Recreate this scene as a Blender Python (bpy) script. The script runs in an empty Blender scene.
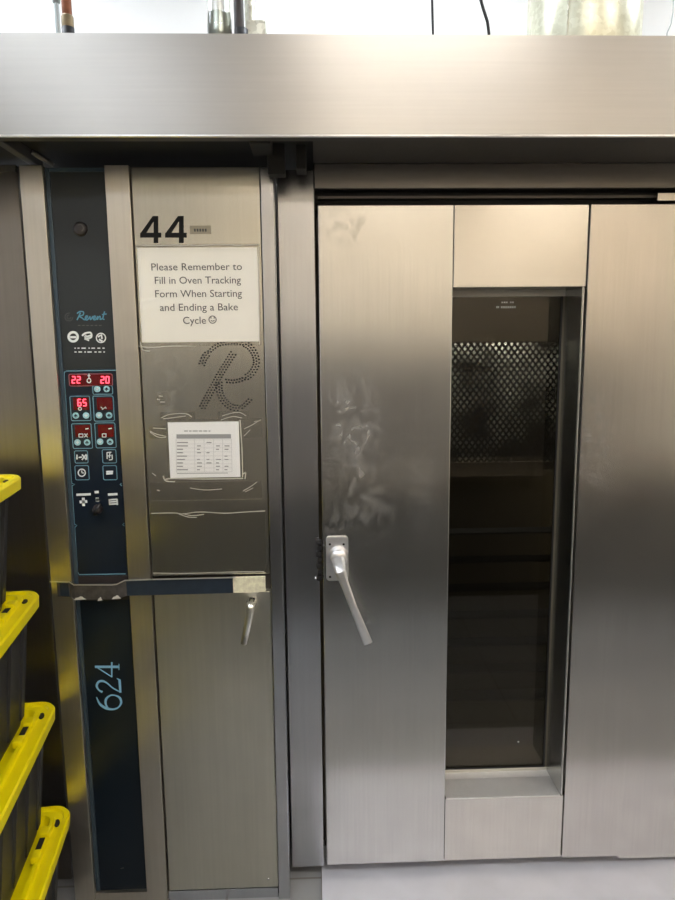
import bpy, bmesh, math, random
from math import radians as R, sin, cos, pi
from mathutils import Vector, Matrix
random.seed(7)
C = bpy.context.scene.collection
S = bpy.context.scene

# ------------------------------------------------------------------ camera
FPX = 671.9; CX, CY = 337.5, 450.0
PITCH, YAW, ROLL = R(8.6286), R(1.8397), R(-0.5751)
CAM = Vector((0.0, -1.95, 1.70))
_f = Vector((sin(YAW)*cos(PITCH), cos(YAW)*cos(PITCH), -sin(PITCH)))
_s = Vector((cos(YAW), -sin(YAW), 0)); _u = _s.cross(_f)
RT = _s*cos(ROLL) + _u*sin(ROLL); UP = -_s*sin(ROLL) + _u*cos(ROLL)
cd = bpy.data.cameras.new('camera'); cam = bpy.data.objects.new('camera', cd); C.objects.link(cam)
M = Matrix((RT, UP, -_f)).transposed().to_4x4(); M.translation = CAM
cam.matrix_world = M
cd.sensor_fit = 'VERTICAL'; cd.sensor_height = 24.0; cd.lens = FPX*24.0/900.0; cd.clip_start = .05
S.camera = cam

def at(px, py, Y):
    """world point on the vertical plane y=Y that the photograph shows at px,py"""
    d = _f + RT*((px-CX)/FPX) - UP*((py-CY)/FPX)
    return CAM + d*((Y-CAM.y)/d.y)
def X(px, py, Y): return at(px, py, Y).x
def Z(px, py, Y): return at(px, py, Y).z

# ------------------------------------------------------------------ materials
def new_mat(name):
    m = bpy.data.materials.new(name); m.use_nodes = True
    n = m.node_tree.nodes; l = m.node_tree.links
    return m, n, l, n['Principled BSDF']
def plain(name, col, rough=.5, metal=0., emit=None, es=0., noise=0., nscale=12., spec=.5, coat=0.):
    m, n, l, b = new_mat(name)
    b.inputs['Base Color'].default_value = (*col, 1); b.inputs['Roughness'].default_value = rough
    b.inputs['Metallic'].default_value = metal; b.inputs['Specular IOR Level'].default_value = spec
    b.inputs['Coat Weight'].default_value = coat
    if emit: b.inputs['Emission Color'].default_value = (*emit, 1); b.inputs['Emission Strength'].default_value = es
    if noise:
        tc = n.new('ShaderNodeTexCoord'); t = n.new('ShaderNodeTexNoise'); t.inputs['Scale'].default_value = nscale
        t.inputs['Detail'].default_value = 6
        l.new(tc.outputs['Object'], t.inputs['Vector'])
        mx = n.new('ShaderNodeMixRGB'); mx.blend_type = 'MIX'
        mx.inputs[1].default_value = (*[c*(1-noise) for c in col], 1); mx.inputs[2].default_value = (*[min(1, c*(1+noise)) for c in col], 1)
        l.new(t.outputs['Fac'], mx.inputs[0]); l.new(mx.outputs[0], b.inputs['Base Color'])
    return m
def steel(name, col=(.62,.60,.56), rough=.235, aniso=.6, streak='z', amt=.08, stains=(), blot=.11, rvar=.012):
    """brushed stainless; stains = list of (centre, radii, strength, scale) scuffs with a place of their own"""
    m, n, l, b = new_mat(name)
    b.inputs['Metallic'].default_value = 1.0
    b.inputs['Anisotropic'].default_value = aniso
    g = n.new('ShaderNodeNewGeometry')
    tg = n.new('ShaderNodeTangent'); tg.direction_type = 'RADIAL'; tg.axis = 'Z'
    if aniso > 0: l.new(tg.outputs[0], b.inputs['Tangent'])
    b.inputs['Anisotropic Rotation'].default_value = 0. if streak == 'z' else .25
    mp = n.new('ShaderNodeMapping')
    mp.inputs['Scale'].default_value = (130, 20, 3.0) if streak == 'z' else (3.0, 20, 130)
    l.new(g.outputs['Position'], mp.inputs['Vector'])
    t = n.new('ShaderNodeTexNoise'); t.inputs['Scale'].default_value = 1; t.inputs['Detail'].default_value = 3
    l.new(mp.outputs[0], t.inputs['Vector'])
    t2 = n.new('ShaderNodeTexNoise'); t2.inputs['Scale'].default_value = 6; t2.inputs['Detail'].default_value = 6
    l.new(g.outputs['Position'], t2.inputs['Vector'])
    def madd(src, k, c):
        a = n.new('ShaderNodeMath'); a.operation = 'MULTIPLY_ADD'; l.new(src, a.inputs[0])
        a.inputs[1].default_value = k; a.inputs[2].default_value = c; return a.outputs[0]
    f1 = madd(t.outputs['Fac'], amt*2, 1-amt); f2 = madd(t2.outputs['Fac'], blot*2, 1-blot)
    mu = n.new('ShaderNodeMath'); mu.operation = 'MULTIPLY'; l.new(f1, mu.inputs[0]); l.new(f2, mu.inputs[1])
    vs = n.new('ShaderNodeVectorMath'); vs.operation = 'SCALE'; vs.inputs[0].default_value = col
    l.new(mu.outputs[0], vs.inputs['Scale'])
    colout = vs.outputs[0]
    rg = madd(t2.outputs['Fac'], rvar*2, rough-rvar); rsum = rg; mtot = []
    for (c, rad, st, sc) in stains:
        sub = n.new('ShaderNodeVectorMath'); sub.operation = 'SUBTRACT'; l.new(g.outputs['Position'], sub.inputs[0]); sub.inputs[1].default_value = c
        dv = n.new('ShaderNodeVectorMath'); dv.operation = 'DIVIDE'; l.new(sub.outputs[0], dv.inputs[0]); dv.inputs[1].default_value = rad
        ln = n.new('ShaderNodeVectorMath'); ln.operation = 'LENGTH'; l.new(dv.outputs[0], ln.inputs[0])
        fall = n.new('ShaderNodeMapRange'); fall.inputs[1].default_value = 1.0; fall.inputs[2].default_value = .2; l.new(ln.outputs['Value'], fall.inputs[0])
        ns = n.new('ShaderNodeTexNoise'); ns.inputs['Scale'].default_value = sc; ns.inputs['Detail'].default_value = 5; ns.inputs['Distortion'].default_value = 1.2
        mq = n.new('ShaderNodeMapping'); mq.inputs['Scale'].default_value = (1, 1, .7); l.new(g.outputs['Position'], mq.inputs[0]); l.new(mq.outputs[0], ns.inputs['Vector'])
        th = n.new('ShaderNodeMapRange'); th.inputs[1].default_value = .45; th.inputs[2].default_value = .64; l.new(ns.outputs['Fac'], th.inputs[0])
        mm = n.new('ShaderNodeMath'); mm.operation = 'MULTIPLY'; l.new(fall.outputs[0], mm.inputs[0]); l.new(th.outputs[0], mm.inputs[1])
        ms = n.new('ShaderNodeMath'); ms.operation = 'MULTIPLY'; l.new(mm.outputs[0], ms.inputs[0]); ms.inputs[1].default_value = abs(st)*1.0
        mx = n.new('ShaderNodeMixRGB'); l.new(ms.outputs[0], mx.inputs[0]); l.new(colout, mx.inputs[1])
        mx.inputs[2].default_value = (.60,.57,.50,1) if st > 0 else (.30,.26,.2,1)
        colout = mx.outputs[0]
        ra = n.new('ShaderNodeMath'); ra.operation = 'MULTIPLY_ADD'; l.new(ms.outputs[0], ra.inputs[0]); ra.inputs[1].default_value = 0.; l.new(rsum, ra.inputs[2]); rsum = ra.outputs[0]; mtot.append(ms.outputs[0])
    cur = None
    for m_ in mtot:
        k = n.new('ShaderNodeMath'); k.operation = 'MULTIPLY_ADD'; k.use_clamp = True; l.new(m_, k.inputs[0]); k.inputs[1].default_value = -.75
        if cur is None: k.inputs[2].default_value = 1.0
        else: l.new(cur, k.inputs[2])
        cur = k.outputs[0]
    if cur is not None: l.new(cur, b.inputs['Metallic'])
    l.new(colout, b.inputs['Base Color']); l.new(rsum, b.inputs['Roughness'])
    bp = n.new('ShaderNodeBump'); bp.inputs['Strength'].default_value = .03; bp.inputs['Distance'].default_value = .002
    l.new(t.outputs['Fac'], bp.inputs['Height']); l.new(bp.outputs[0], b.inputs['Normal'])
    return m

m_door_left = steel('door_left_steel', col=(.585,.583,.567), stains=[((X(352,430,0),0,Z(352,415,0)), (.10,.2,.16), .55, 22), ((X(365,500,0),0,Z(365,480,0)), (.13,.2,.22), .35, 30), ((X(335,520,0),0,Z(335,540,0)), (.05,.2,.12), .4, 45), ((X(425,480,0),0,Z(425,490,0)), (.07,.2,.18), .22, 60), ((X(345,215,0),0,Z(345,225,0)), (.10,.2,.07), -.22, 25)])
m_door_right = steel('door_right_steel', col=(.575,.555,.53), stains=[((X(590,470,0),0,Z(590,450,0)), (.10,.2,.25), .3, 40)])
m_steel = steel('brushed_steel')
m_steel_top = steel('brushed_steel_cross_grain', streak='x', amt=.06)
m_hood = steel('hood_steel', col=(.42,.405,.38), rough=.34, streak='x', amt=.05, aniso=.5, blot=.07)
m_cab = steel('cabinet_steel', col=(.60,.58,.51), rough=.235, blot=.08, stains=[((X(165,420,-.08),-.08,Z(165,400,-.08)), (.12,.2,.25), .25, 50)])
m_cabdoor = steel('cabinet_door_steel', col=(.64,.62,.54), rough=.38, blot=.10, amt=.07, stains=[((X(230,700,-.08),-.08,Z(230,690,-.08)), (.16,.2,.2), .22, 35)])
m_stile = steel('stile_steel', col=(.62,.58,.51), rough=.34, blot=.15)
m_jamb = steel('jamb_steel', col=(.54,.55,.575), rough=.235)
m_dark_steel = steel('dull_dark_steel', col=(.16,.15,.14), rough=.5, aniso=0)
m_shade_black = plain('shade_black', (.012,.011,.010), .7)  # shade in the hood, gaps and holes put in colour; dark hardware too
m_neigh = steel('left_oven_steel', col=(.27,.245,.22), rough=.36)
m_reveal = steel('reveal_steel', col=(.50,.50,.48), rough=.235)
m_sill = plain('sill_aluminium', (.72,.71,.70), .38, .35, noise=.12, nscale=25)
m_frame = plain('frame_aluminium', (.55,.53,.48), .4, .5)
m_plate = plain('ramp_steel', (.62,.63,.70), .45, .35, noise=.18, nscale=7)
m_cast = plain('cast_aluminium', (.84,.84,.85), .32, .9, noise=.08, nscale=60)
m_chrome = plain('chrome', (.85,.85,.86), .12, 1)
m_panel = plain('control_overlay', (.007,.013,.024), .32, spec=.4)
m_panel2 = plain('lower_overlay', (.006,.012,.020), .30, spec=.4)
m_paneltop = plain('grey_overlay', (.022,.026,.028), .38, spec=.45)
m_blueedge = plain('overlay_edge', (.06,.09,.12), .3, .4)
m_lightblue = plain('pale_blue_print', (.16,.33,.42), .5)
m_numblue = plain('sky_blue_print', (.26,.56,.82), .5, emit=None)
m_whitep = plain('white_print', (.75,.78,.78), .5)
m_cyan = plain('cyan_button', (.35,.60,.68), .5)
m_scriptblue = plain('script_blue', (.10,.30,.42), .5)
m_led_bg = plain('led_window', (.07,.003,.004), .25, emit=(1,.02,.03), es=.035)
m_led = plain('led_segment', (.9,.05,.08), .4, emit=(1,.06,.10), es=3.0)
m_ink = plain('black_ink', (.012,.012,.012), .6, spec=.2)
m_greyink = plain('grey_ink', (.10,.095,.09), .7)
m_tabink = plain('table_ink', (.36,.36,.36), .7)
m_tabink2 = plain('pale_table_ink', (.62,.62,.62), .7)
m_paper = plain('sign_paper', (.86,.83,.75), .6, noise=.03, nscale=30)
m_paper2 = plain('schedule_paper', (.92,.92,.91), .6)
m_labelm = plain('aged_label', (.40,.36,.27), .5)
m_crease = plain('creased_tape_edge', (.52,.49,.42), .35, spec=.6)
m_barblack = plain('dark_tape', (.018,.028,.042), .35, noise=.3, nscale=80)
m_barworn = plain('worn_silver', (.13,.12,.115), .35, .6, noise=.6, nscale=60)
m_barcream = plain('aged_cream_tape', (.78,.68,.50), .5, noise=.45, nscale=90)
m_barwhite = plain('bare_edge', (.78,.76,.72), .3, .8)
m_wall = plain('white_wall_paint', (.86,.86,.85), .8, noise=.02, nscale=3)
m_ceil = plain('ceiling_paint', (.66,.65,.64), .9)
m_copper = plain('copper', (.20,.075,.04), .45, .8, noise=.5, nscale=50)
m_pvcgrey = plain('grey_conduit', (.42,.46,.46), .4, .5)
m_blackrub = plain('black_rubber', (.012,.012,.013), .5)
m_blackpipe = plain('black_pipe_paint', (.035,.028,.028), .45)
m_tub = plain('black_polypropylene', (.022,.022,.024), .42, noise=.2, nscale=8)
m_yellow = plain('yellow_polypropylene', (1.0,.82,.0), .35, noise=.08, nscale=14)
m_handlecab = plain('polished_handle', (.85,.84,.78), .32, 1)
m_light = plain('light_diffuser', (.9,.9,.9), .5, emit=(1,.87,.71), es=15)
m_lightneutral = plain('neutral_light_diffuser', (.9,.9,.9), .5, emit=(1,.95,.90), es=15)
m_lightcool = plain('cool_light_diffuser', (.9,.9,.9), .5, emit=(.86,.92,1), es=13)

def galv():
    m, n, l, b = new_mat('galvanised_steel'); b.inputs['Metallic'].default_value = .85; b.inputs['Roughness'].default_value = .35
    tc = n.new('ShaderNodeTexCoord'); v = n.new('ShaderNodeTexVoronoi'); v.inputs['Scale'].default_value = 70
    l.new(tc.outputs['Object'], v.inputs['Vector'])
    r = n.new('ShaderNodeValToRGB'); r.color_ramp.elements[0].color = (.50,.50,.42,1); r.color_ramp.elements[1].color = (.85,.85,.76,1)
    sp = n.new('ShaderNodeSeparateColor'); l.new(v.outputs['Color'], sp.inputs[0]); l.new(sp.outputs[0], r.inputs[0]); l.new(r.outputs[0], b.inputs['Base Color'])
    return m
m_galv = galv(); m_duct = galv()
r_ = m_duct.node_tree.nodes['Color Ramp'].color_ramp; r_.elements[0].color = (.62,.61,.47,1); r_.elements[1].color = (.74,.74,.60,1)
def glassmat(name, tint, refl, rough=.03, ior=1.5):
    m, n, l, b = new_mat(name); n.remove(b)
    t = n.new('ShaderNodeBsdfTransparent'); t.inputs[0].default_value = (*tint, 1)
    g = n.new('ShaderNodeBsdfGlossy'); g.inputs['Color'].default_value = (*refl, 1); g.inputs['Roughness'].default_value = rough
    f = n.new('ShaderNodeFresnel'); f.inputs[0].default_value = ior
    mx = n.new('ShaderNodeMixShader'); l.new(f.outputs[0], mx.inputs[0]); l.new(t.outputs[0], mx.inputs[1]); l.new(g.outputs[0], mx.inputs[2])
    l.new(mx.outputs[0], n['Material Output'].inputs[0]); return m
m_glass = glassmat('smoked_glass', (.36,.345,.30), (1,.96,.88), .03, 1.5)
m_film = glassmat('clear_film', (.992,.990,.985), (1,1,1), .12, 1.12)
m_clearpipe = glassmat('clear_tube', (.82,.85,.82), (1,1,1), .1, 1.6)
def floormat():
    m, n, l, b = new_mat('tile_floor'); b.inputs['Roughness'].default_value = .35
    g = n.new('ShaderNodeNewGeometry'); br = n.new('ShaderNodeTexBrick'); br.offset = 0
    br.inputs['Color1'].default_value = (.23,.235,.24,1); br.inputs['Color2'].default_value = (.26,.265,.27,1); br.inputs['Mortar'].default_value = (.16,.15,.14,1)
    br.inputs['Scale'].default_value = 1; br.inputs['Brick Width'].default_value = .3; br.inputs['Row Height'].default_value = .3; br.inputs['Mortar Size'].default_value = .004
    l.new(g.outputs['Position'], br.inputs['Vector']); l.new(br.outputs['Color'], b.inputs['Base Color']); return m
m_floor = floormat()

# ------------------------------------------------------------------ mesh helpers
def box(bm, x0, x1, y0, y1, z0, z1, bev=0., seg=2):
    r = bmesh.ops.create_cube(bm, size=1)
    vs = r['verts']
    for v in vs: v.co = Vector(((x0+x1)/2+v.co.x*(x1-x0), (y0+y1)/2+v.co.y*(y1-y0), (z0+z1)/2+v.co.z*(z1-z0)))
    if bev:
        es = list({e for v in vs for e in v.link_edges})
        bmesh.ops.bevel(bm, geom=es, offset=bev, segments=seg, affect='EDGES', profile=.5)
    return bm
def B(*a, **k): return box(bmesh.new(), *a, **k)
def tube(bm, pts, r, seg=12, caps=True):
    """swept round tube; r number or list"""
    pts = [Vector(p) for p in pts]; rs = r if isinstance(r, (list, tuple)) else [r]*len(pts)
    rings = []; n0 = None
    for i, p in enumerate(pts):
        t = ((pts[min(i+1, len(pts)-1)]-pts[max(i-1, 0)])).normalized()
        if n0 is None:
            n0 = t.orthogonal().normalized()
        else: n0 = (n0 - t*n0.dot(t)).normalized()
        b = t.cross(n0)
        rings.append([bm.verts.new(p+(n0*cos(2*pi*k/seg)+b*sin(2*pi*k/seg))*rs[i]) for k in range(seg)])
    for a, b in zip(rings, rings[1:]):
        for k in range(seg): bm.faces.new((a[k], a[(k+1)%seg], b[(k+1)%seg], b[k])).smooth = True
    if caps: bm.faces.new(rings[0][::-1]); bm.faces.new(rings[-1])
    return bm
def lathe(bm, c, prof, axis='y', seg=28):
    """prof = (radius, offset along axis) pairs"""
    c = Vector(c); rings = []
    for (r, h) in prof:
        ring = []
        for k in range(seg):
            a = 2*pi*k/seg
            d = Vector((cos(a)*r, h, sin(a)*r)) if axis == 'y' else Vector((cos(a)*r, sin(a)*r, h))
            ring.append(bm.verts.new(c+d))
        rings.append(ring)
    for a, b in zip(rings, rings[1:]):
        for k in range(seg): bm.faces.new((a[k], a[(k+1)%seg], b[(k+1)%seg], b[k])).smooth = True
    bm.faces.new(rings[0]); bm.faces.new(rings[-1][::-1])
    bmesh.ops.recalc_face_normals(bm, faces=bm.faces[:])
    return bm
def prism(bm, pts, y0, y1):
    """closed XZ outline given depth y0..y1"""
    a = [bm.verts.new((p[0], y0, p[1])) for p in pts]; b = [bm.verts.new((p[0], y1, p[1])) for p in pts]
    bm.faces.new(a); bm.faces.new(b[::-1]); n = len(pts)
    for i in range(n): bm.faces.new((a[i], b[i], b[(i+1)%n], a[(i+1)%n]))
    bmesh.ops.recalc_face_normals(bm, faces=bm.faces[:])
    return bm
def ribbon(bm, pts, w, Y, th=.0006, closed=False):
    """flat stroke of width w along XZ polyline, standing th proud of plane Y"""
    P = [Vector((p[0], p[1])) for p in pts]; n = len(P); L = []; Rr = []
    for i in range(n):
        a = P[(i-1) % n] if (closed or i > 0) else P[i]; b = P[(i+1) % n] if (closed or i < n-1) else P[i]
        t = (b-a).normalized(); nn = Vector((-t.y, t.x)); ww = (w[i] if isinstance(w, (list, tuple)) else w)/2
        L.append(P[i]+nn*ww); Rr.append(P[i]-nn*ww)
    def vv(p, y): return bm.verts.new((p.x, y, p.y))
    f = [(vv(L[i], Y-th), vv(Rr[i], Y-th), vv(L[i], Y), vv(Rr[i], Y)) for i in range(n)]
    rng = range(n) if closed else range(n-1)
    for i in rng:
        a = f[i]; b = f[(i+1) % n]
        bm.faces.new((a[0], b[0], b[1], a[1])); bm.faces.new((a[0], a[2], b[2], b[0])); bm.faces.new((a[1], b[1], b[3], a[3]))
    return bm
def rrect(px0, py0, px1, py1, Y, r=.002, n=4):
    pm, qm = (px0+px1)/2, (py0+py1)/2
    x0, x1 = X(px0, qm, Y), X(px1, qm, Y); z1, z0 = Z(pm, py0, Y), Z(pm, py1, Y)
    pts = []
    for cx, cz, a0 in ((x1-r, z1-r, 0), (x0+r, z1-r, pi/2), (x0+r, z0+r, pi), (x1-r, z0+r, 1.5*pi)):
        for k in range(n+1): a = a0+k*pi/2/n; pts.append((cx+r*cos(a), cz+r*sin(a)))
    return pts
def rect(px0, py0, px1, py1, Y):
    pm, qm = (px0+px1)/2, (py0+py1)/2
    return X(px0, qm, Y), X(px1, qm, Y), Z(pm, py1, Y), Z(pm, py0, Y)
def circ(px, py, Y, r, n=20, a0=0, a1=2*pi):
    c = at(px, py, Y); return [(c.x+r*cos(a0+(a1-a0)*k/n), c.z+r*sin(a0+(a1-a0)*k/n)) for k in range(n+(0 if abs(a1-a0-2*pi) < 1e-6 else 1))]
def PX(pts, Y): return [(at(a, b, Y).x, at(a, b, Y).z) for a, b in pts]

def wloc(o):
    v = Vector((0, 0, 0))
    while o is not None: v += o.location; o = o.parent
    return v
def obj(name, bm, mat, parent=None, local=False):
    """ONE mesh object; its origin sits at the middle of its shape"""
    if len(bm.verts) and not local:
        lo = Vector([min(v.co[i] for v in bm.verts) for i in range(3)]); hi = Vector([max(v.co[i] for v in bm.verts) for i in range(3)])
        c = (lo+hi)/2
        for v in bm.verts: v.co -= c
    else: c = Vector((0, 0, 0))
    me = bpy.data.meshes.new(name); bm.to_mesh(me); bm.free()
    me.materials.append(mat)
    o = bpy.data.objects.new(name, me); C.objects.link(o)
    if parent is not None:
        o.parent = parent; o.location = c if local else c-wloc(parent)
    else: o.location = c
    return o
def tag(o, label, cat, group=None):
    o['label'] = label; o['category'] = cat
    if group: o['group'] = group
    return o
def thing(name, label, cat, loc=(0,0,0), rz=0., group=None):
    o = bpy.data.objects.new(name, None); C.objects.link(o); o.empty_display_size = .1
    o.location = loc; o.rotation_euler = (0, 0, rz); return tag(o, label, cat, group)
def struct(name, bm, m):
    o = obj(name, bm, m); o['kind'] = 'structure'; return o
def text(name, s, px0, px1, pyb, hpx, Y, mat, parent, bold=0., th=.0006):
    """lettering: left and right ends px0..px1, baseline pyb, capital height hpx"""
    cu = bpy.data.curves.new('t', 'FONT'); cu.body = s; cu.extrude = 0; cu.offset = bold; cu.resolution_u = 3
    to = bpy.data.objects.new('t', cu); C.objects.link(to)
    bpy.context.view_layer.update()
    me = to.evaluated_get(bpy.context.evaluated_depsgraph_get()).to_mesh()
    bm = bmesh.new(); bm.from_mesh(me); to.to_mesh_clear() if False else None
    bpy.data.objects.remove(to)
    xs = [v.co.x for v in bm.verts]; a, b = min(xs), max(xs)
    p0, p1 = at(px0, pyb, Y), at(px1, pyb, Y); zt = at(px0, pyb-hpx, Y).z-p0.z
    for v in bm.verts:
        x, y = v.co.x, v.co.y
        u = (x-a)/(b-a)
        v.co = Vector((p0.x+(p1.x-p0.x)*u, Y-th, (p0.z+p1.z)/2+y/.70*zt))
    ex = bmesh.ops.extrude_face_region(bm, geom=bm.faces[:])
    for v in [g for g in ex['geom'] if isinstance(g, bmesh.types.BMVert)]: v.co.y = Y
    bmesh.ops.recalc_face_normals(bm, faces=bm.faces[:])
    return obj(name, bm, mat, parent)

# ------------------------------------------------------------------ planes
YC = -.08           # stile faces of the control cabinet
YP = -.062          # control overlay, set back between the stiles
YU = -.072          # cabinet door panels
YH = -.28           # hood face
GY = .132            # glass set back in the door
hz0 = Z(337, 137, YH); hz1 = Z(337, 34.2, YH)

# ------------------------------------------------------------------ room
RX0, RX1, RY0, RY1, RH = -3.0, 3.4, -5.6, 1.3, 3.6
struct('floor', B(RX0-.1, RX1+.1, RY0-.1, RY1+.1, -.1, 0), m_floor)
struct('ceiling', B(RX0-.1, RX1+.1, RY0-.1, RY1+.1, RH, RH+.1), m_ceil)
struct('wall_back', B(RX0-.1, RX1+.1, RY1, RY1+.1, 0, RH), m_wall)
m_warm = plain('warm_wall_paint', (.86,.79,.67), .7)
struct('wall_front', B(RX0-.1, RX1+.1, RY0-.1, RY0, 0, RH), m_warm)
struct('wall_left', B(RX0-.1, RX0, RY0, RY1, 0, RH), m_wall)
struct('wall_right', B(RX1, RX1+.1, RY0, RY1, 0, RH), m_warm)

LIGHTS = [(-1.5,-1.5,'c'), (-1.3,-3.6,'c'), (.55,-1.9,'n'), (.55,-4.75,'w'), (2.3,-1.5,'n'), (2.3,-4.75,'w'), (.4,.55,'c'), (-1.6,.55,'c'), (2.4,.55,'c')]
nm = {'c': 'cool white', 'w': 'warm white', 'n': 'neutral white'}
wh = ['over the left of the aisle near the ovens', 'over the left of the aisle far from the ovens', 'in the middle near the ovens', 'in the middle far from the ovens', 'over the right near the ovens', 'over the right far from the ovens', 'behind the hood in the middle', 'behind the hood at the left', 'behind the hood at the right']
for (x, y, k), w in zip(LIGHTS, wh):
    t = thing('ceiling_light', nm[k]+' ceiling light panel '+w, 'light', (x, y, RH-.08), 0, 'ceiling light panels')
    obj('frame', box(box(box(box(bmesh.new(), x-.62,x+.62,y-.32,y-.29,RH-.09,RH), x-.62,x+.62,y+.29,y+.32,RH-.09,RH), x-.62,x-.59,y-.29,y+.29,RH-.09,RH), x+.59,x+.62,y-.29,y+.29,RH-.09,RH), m_paper2, t)
    obj('diffuser', B(x-.59,x+.59,y-.29,y+.29,RH-.07,RH-.05), {'c': m_lightcool, 'w': m_light, 'n': m_lightneutral}[k], t)

# unseen dark furniture added across the aisle, placed and sized for the steel's reflections
t = thing('reflection_counter', 'long dark unseen counter added across the aisle for reflections', 'counter', (.2,-3.3,0))
obj('top', B(-2.8,3.2,-2.9,-2.12,.81,.85, bev=.004), m_dark_steel, t)
obj('base', B(-2.7,3.1,-2.8,-2.17,.0,.81), plain('charcoal_laminate', (.085,.082,.075), .6), t)
t = thing('reflection_cupboard', 'wide dark unseen cupboard row added at the far wall for reflections', 'cupboard', (.2,-5.3,0))
obj('body', B(-2.9,3.3,-5.58,-5.1,.0,1.75, bev=.004), plain('taupe_laminate', (.20,.185,.17), .5), t)

# ------------------------------------------------------------------ rack oven
D0 = Z(450, 861, 0); D1 = Z(450, 204.5, 0)
oven = thing('rack_oven', 'stainless steel rack oven with a tall narrow window in its door', 'oven', (X(500,861,0), .3, 0))
jx0, jx1 = X(276, 540, .01), X(319.2, 540, .01)
jz0 = Z(305, 867, .01)
XR = 1.75
obj('door_jamb', B(X(281.5,540,YC)+.005, jx1, .01, .14, jz0, hz0-.001, bev=.002), m_jamb, oven)
# header over the door
hx0 = X(314, 175, 0)
hb = Z(450, 188.5, 0)
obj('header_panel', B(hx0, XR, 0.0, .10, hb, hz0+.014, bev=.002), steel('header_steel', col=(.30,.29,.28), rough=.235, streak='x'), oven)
bm = B(hx0, XR, .05, .13, D1-.01, hb-.001); obj('door_track', bm, m_shade_black, oven)
bm = B(hx0+.01, XR, .02, .05, hb-.022, hb-.015); obj('rail', bm, m_dark_steel, oven)
x0, x1, z0, z1 = rect(657, 193, 690, 201, .0)
obj('roller_bracket', B(x0, x1+.05, -.004, .045, z0, z1, bev=.001), m_steel, oven)
# cavity walls
cx0, cx1 = jx1+.005, XR
bm = bmesh.new()
box(bm, cx0, cx1, 1.02, 1.05, .02, 2.3); box(bm, cx0-.03, cx0, .145, 1.05, .02, 2.3); box(bm, cx1, cx1+.03, .145, 1.05, .02, 2.3)
box(bm, cx0, cx1, .145, 1.02, 2.14, 2.17); box(bm, cx0, cx1, .145, 1.02, .0, .02)
m_cav = plain('baked_on_brown_steel', (.13,.115,.085), .6, .2, noise=.35, nscale=5)
obj('oven_cavity', bm, m_cav, oven)
# door
doorx0 = X(322.3, 540, 0)
x_s1 = X(449.3, 540, 0); x_s2 = X(575.6, 540, 0)
dr = obj('oven_door', B(doorx0, x_s1-.0012, 0, .10, D0, D1, bev=.0025), m_door_left, oven)
tz = Z(518, 287.3, 0); bz = Z(503, 797, 0)
wx0, wx1 = X(450.3, 540, 0), X(571.5, 540, 0)
obj('upper_panel', B(x_s1, x_s2-.0022, .0015, .10, tz, D1, bev=.002), m_steel_top, dr)
obj('lower_panel', B(x_s1, x_s2-.0015, .0015, .10, D0, bz, bev=.002), m_steel, dr)
obj('right_panel', B(x_s2, XR-.05, -.004, .10, D0, D1, bev=.0025), m_door_right, dr)
# bottom guide under the right panel
x0, x1, z0, z1 = rect(619, 855, 690, 860, 0)
obj('bottom_guide', B(x0, XR-.1, .001, .03, D0-.014, D0-.001, bev=.001), m_steel, dr)
# reveal of the window
bm = bmesh.new()
box(bm, wx1, wx1+.003, .002, GY+.02, bz, tz, bev=.0008)
box(bm, wx0-.008, wx0-.003, .09, GY+.02, bz, tz)
obj('window_reveal', bm, m_reveal, dr)
obj('reveal_edge', B(wx1+.0034, wx1+.0052, -.001, .03, bz+.002, tz-.001), m_barwhite, dr)
bm = bmesh.new(); prism(bm, [(wx0, bz-.004), (wx1, bz-.004), (wx1, bz), (wx0, bz)], .001, GY+.02)
obj('window_sill', bm, m_sill, dr)
gx0, gx1 = wx0, X(553.6, 540, GY); gz0, gz1 = Z(500, 768.5, GY), Z(510, 296.5, GY)
bm = bmesh.new()
box(bm, gx0-.005, wx1, GY, GY+.02, gz1, tz+.02, bev=.001)
box(bm, gx0-.005, wx1, GY, GY+.02, bz-.01, gz0, bev=.001)
obj('side_frame', B(gx1, wx1, GY, GY+.02, gz0+.001, gz1-.001), m_cav, dr)
box(bm, gx0-.03, gx0-.004, GY, GY+.02, gz0, gz1)
obj('glass_frame', bm, m_frame, dr)
obj('gasket', box(box(bmesh.new(), gx1-.004, gx1, GY+.001, GY+.006, gz0, gz1), gx0, gx1, GY+.001, GY+.006, gz0, gz0+.004), m_blackrub, dr)
gl = obj('window_glass', B(gx0-.004, gx1, GY+.007, GY+.012, gz0, gz1), m_glass, dr)
bm = bmesh.new()
for (a, b, c, d) in ((502,301.5,509,303),(510.5,301.5,515,303),(497,306,500,308),(501.5,306,517,308)):
    ra = rect(a, b, c, d, GY); n = max(2, int((c-a)/2))
    for k in range(n): xx = ra[0]+(ra[1]-ra[0])*k/n; box(bm, xx, xx+(ra[1]-ra[0])/n*.7, GY+.006, GY+.0068, ra[2], ra[3])
obj('glass_print', bm, m_whitep, dr)
c = at(519, 743, GY); obj('chip', lathe(bmesh.new(), (c.x, GY+.0066, c.z), [(.0001,-.0008),(.0022,-.0005),(.003,.0003)], seg=8), m_whitep, dr)

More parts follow.
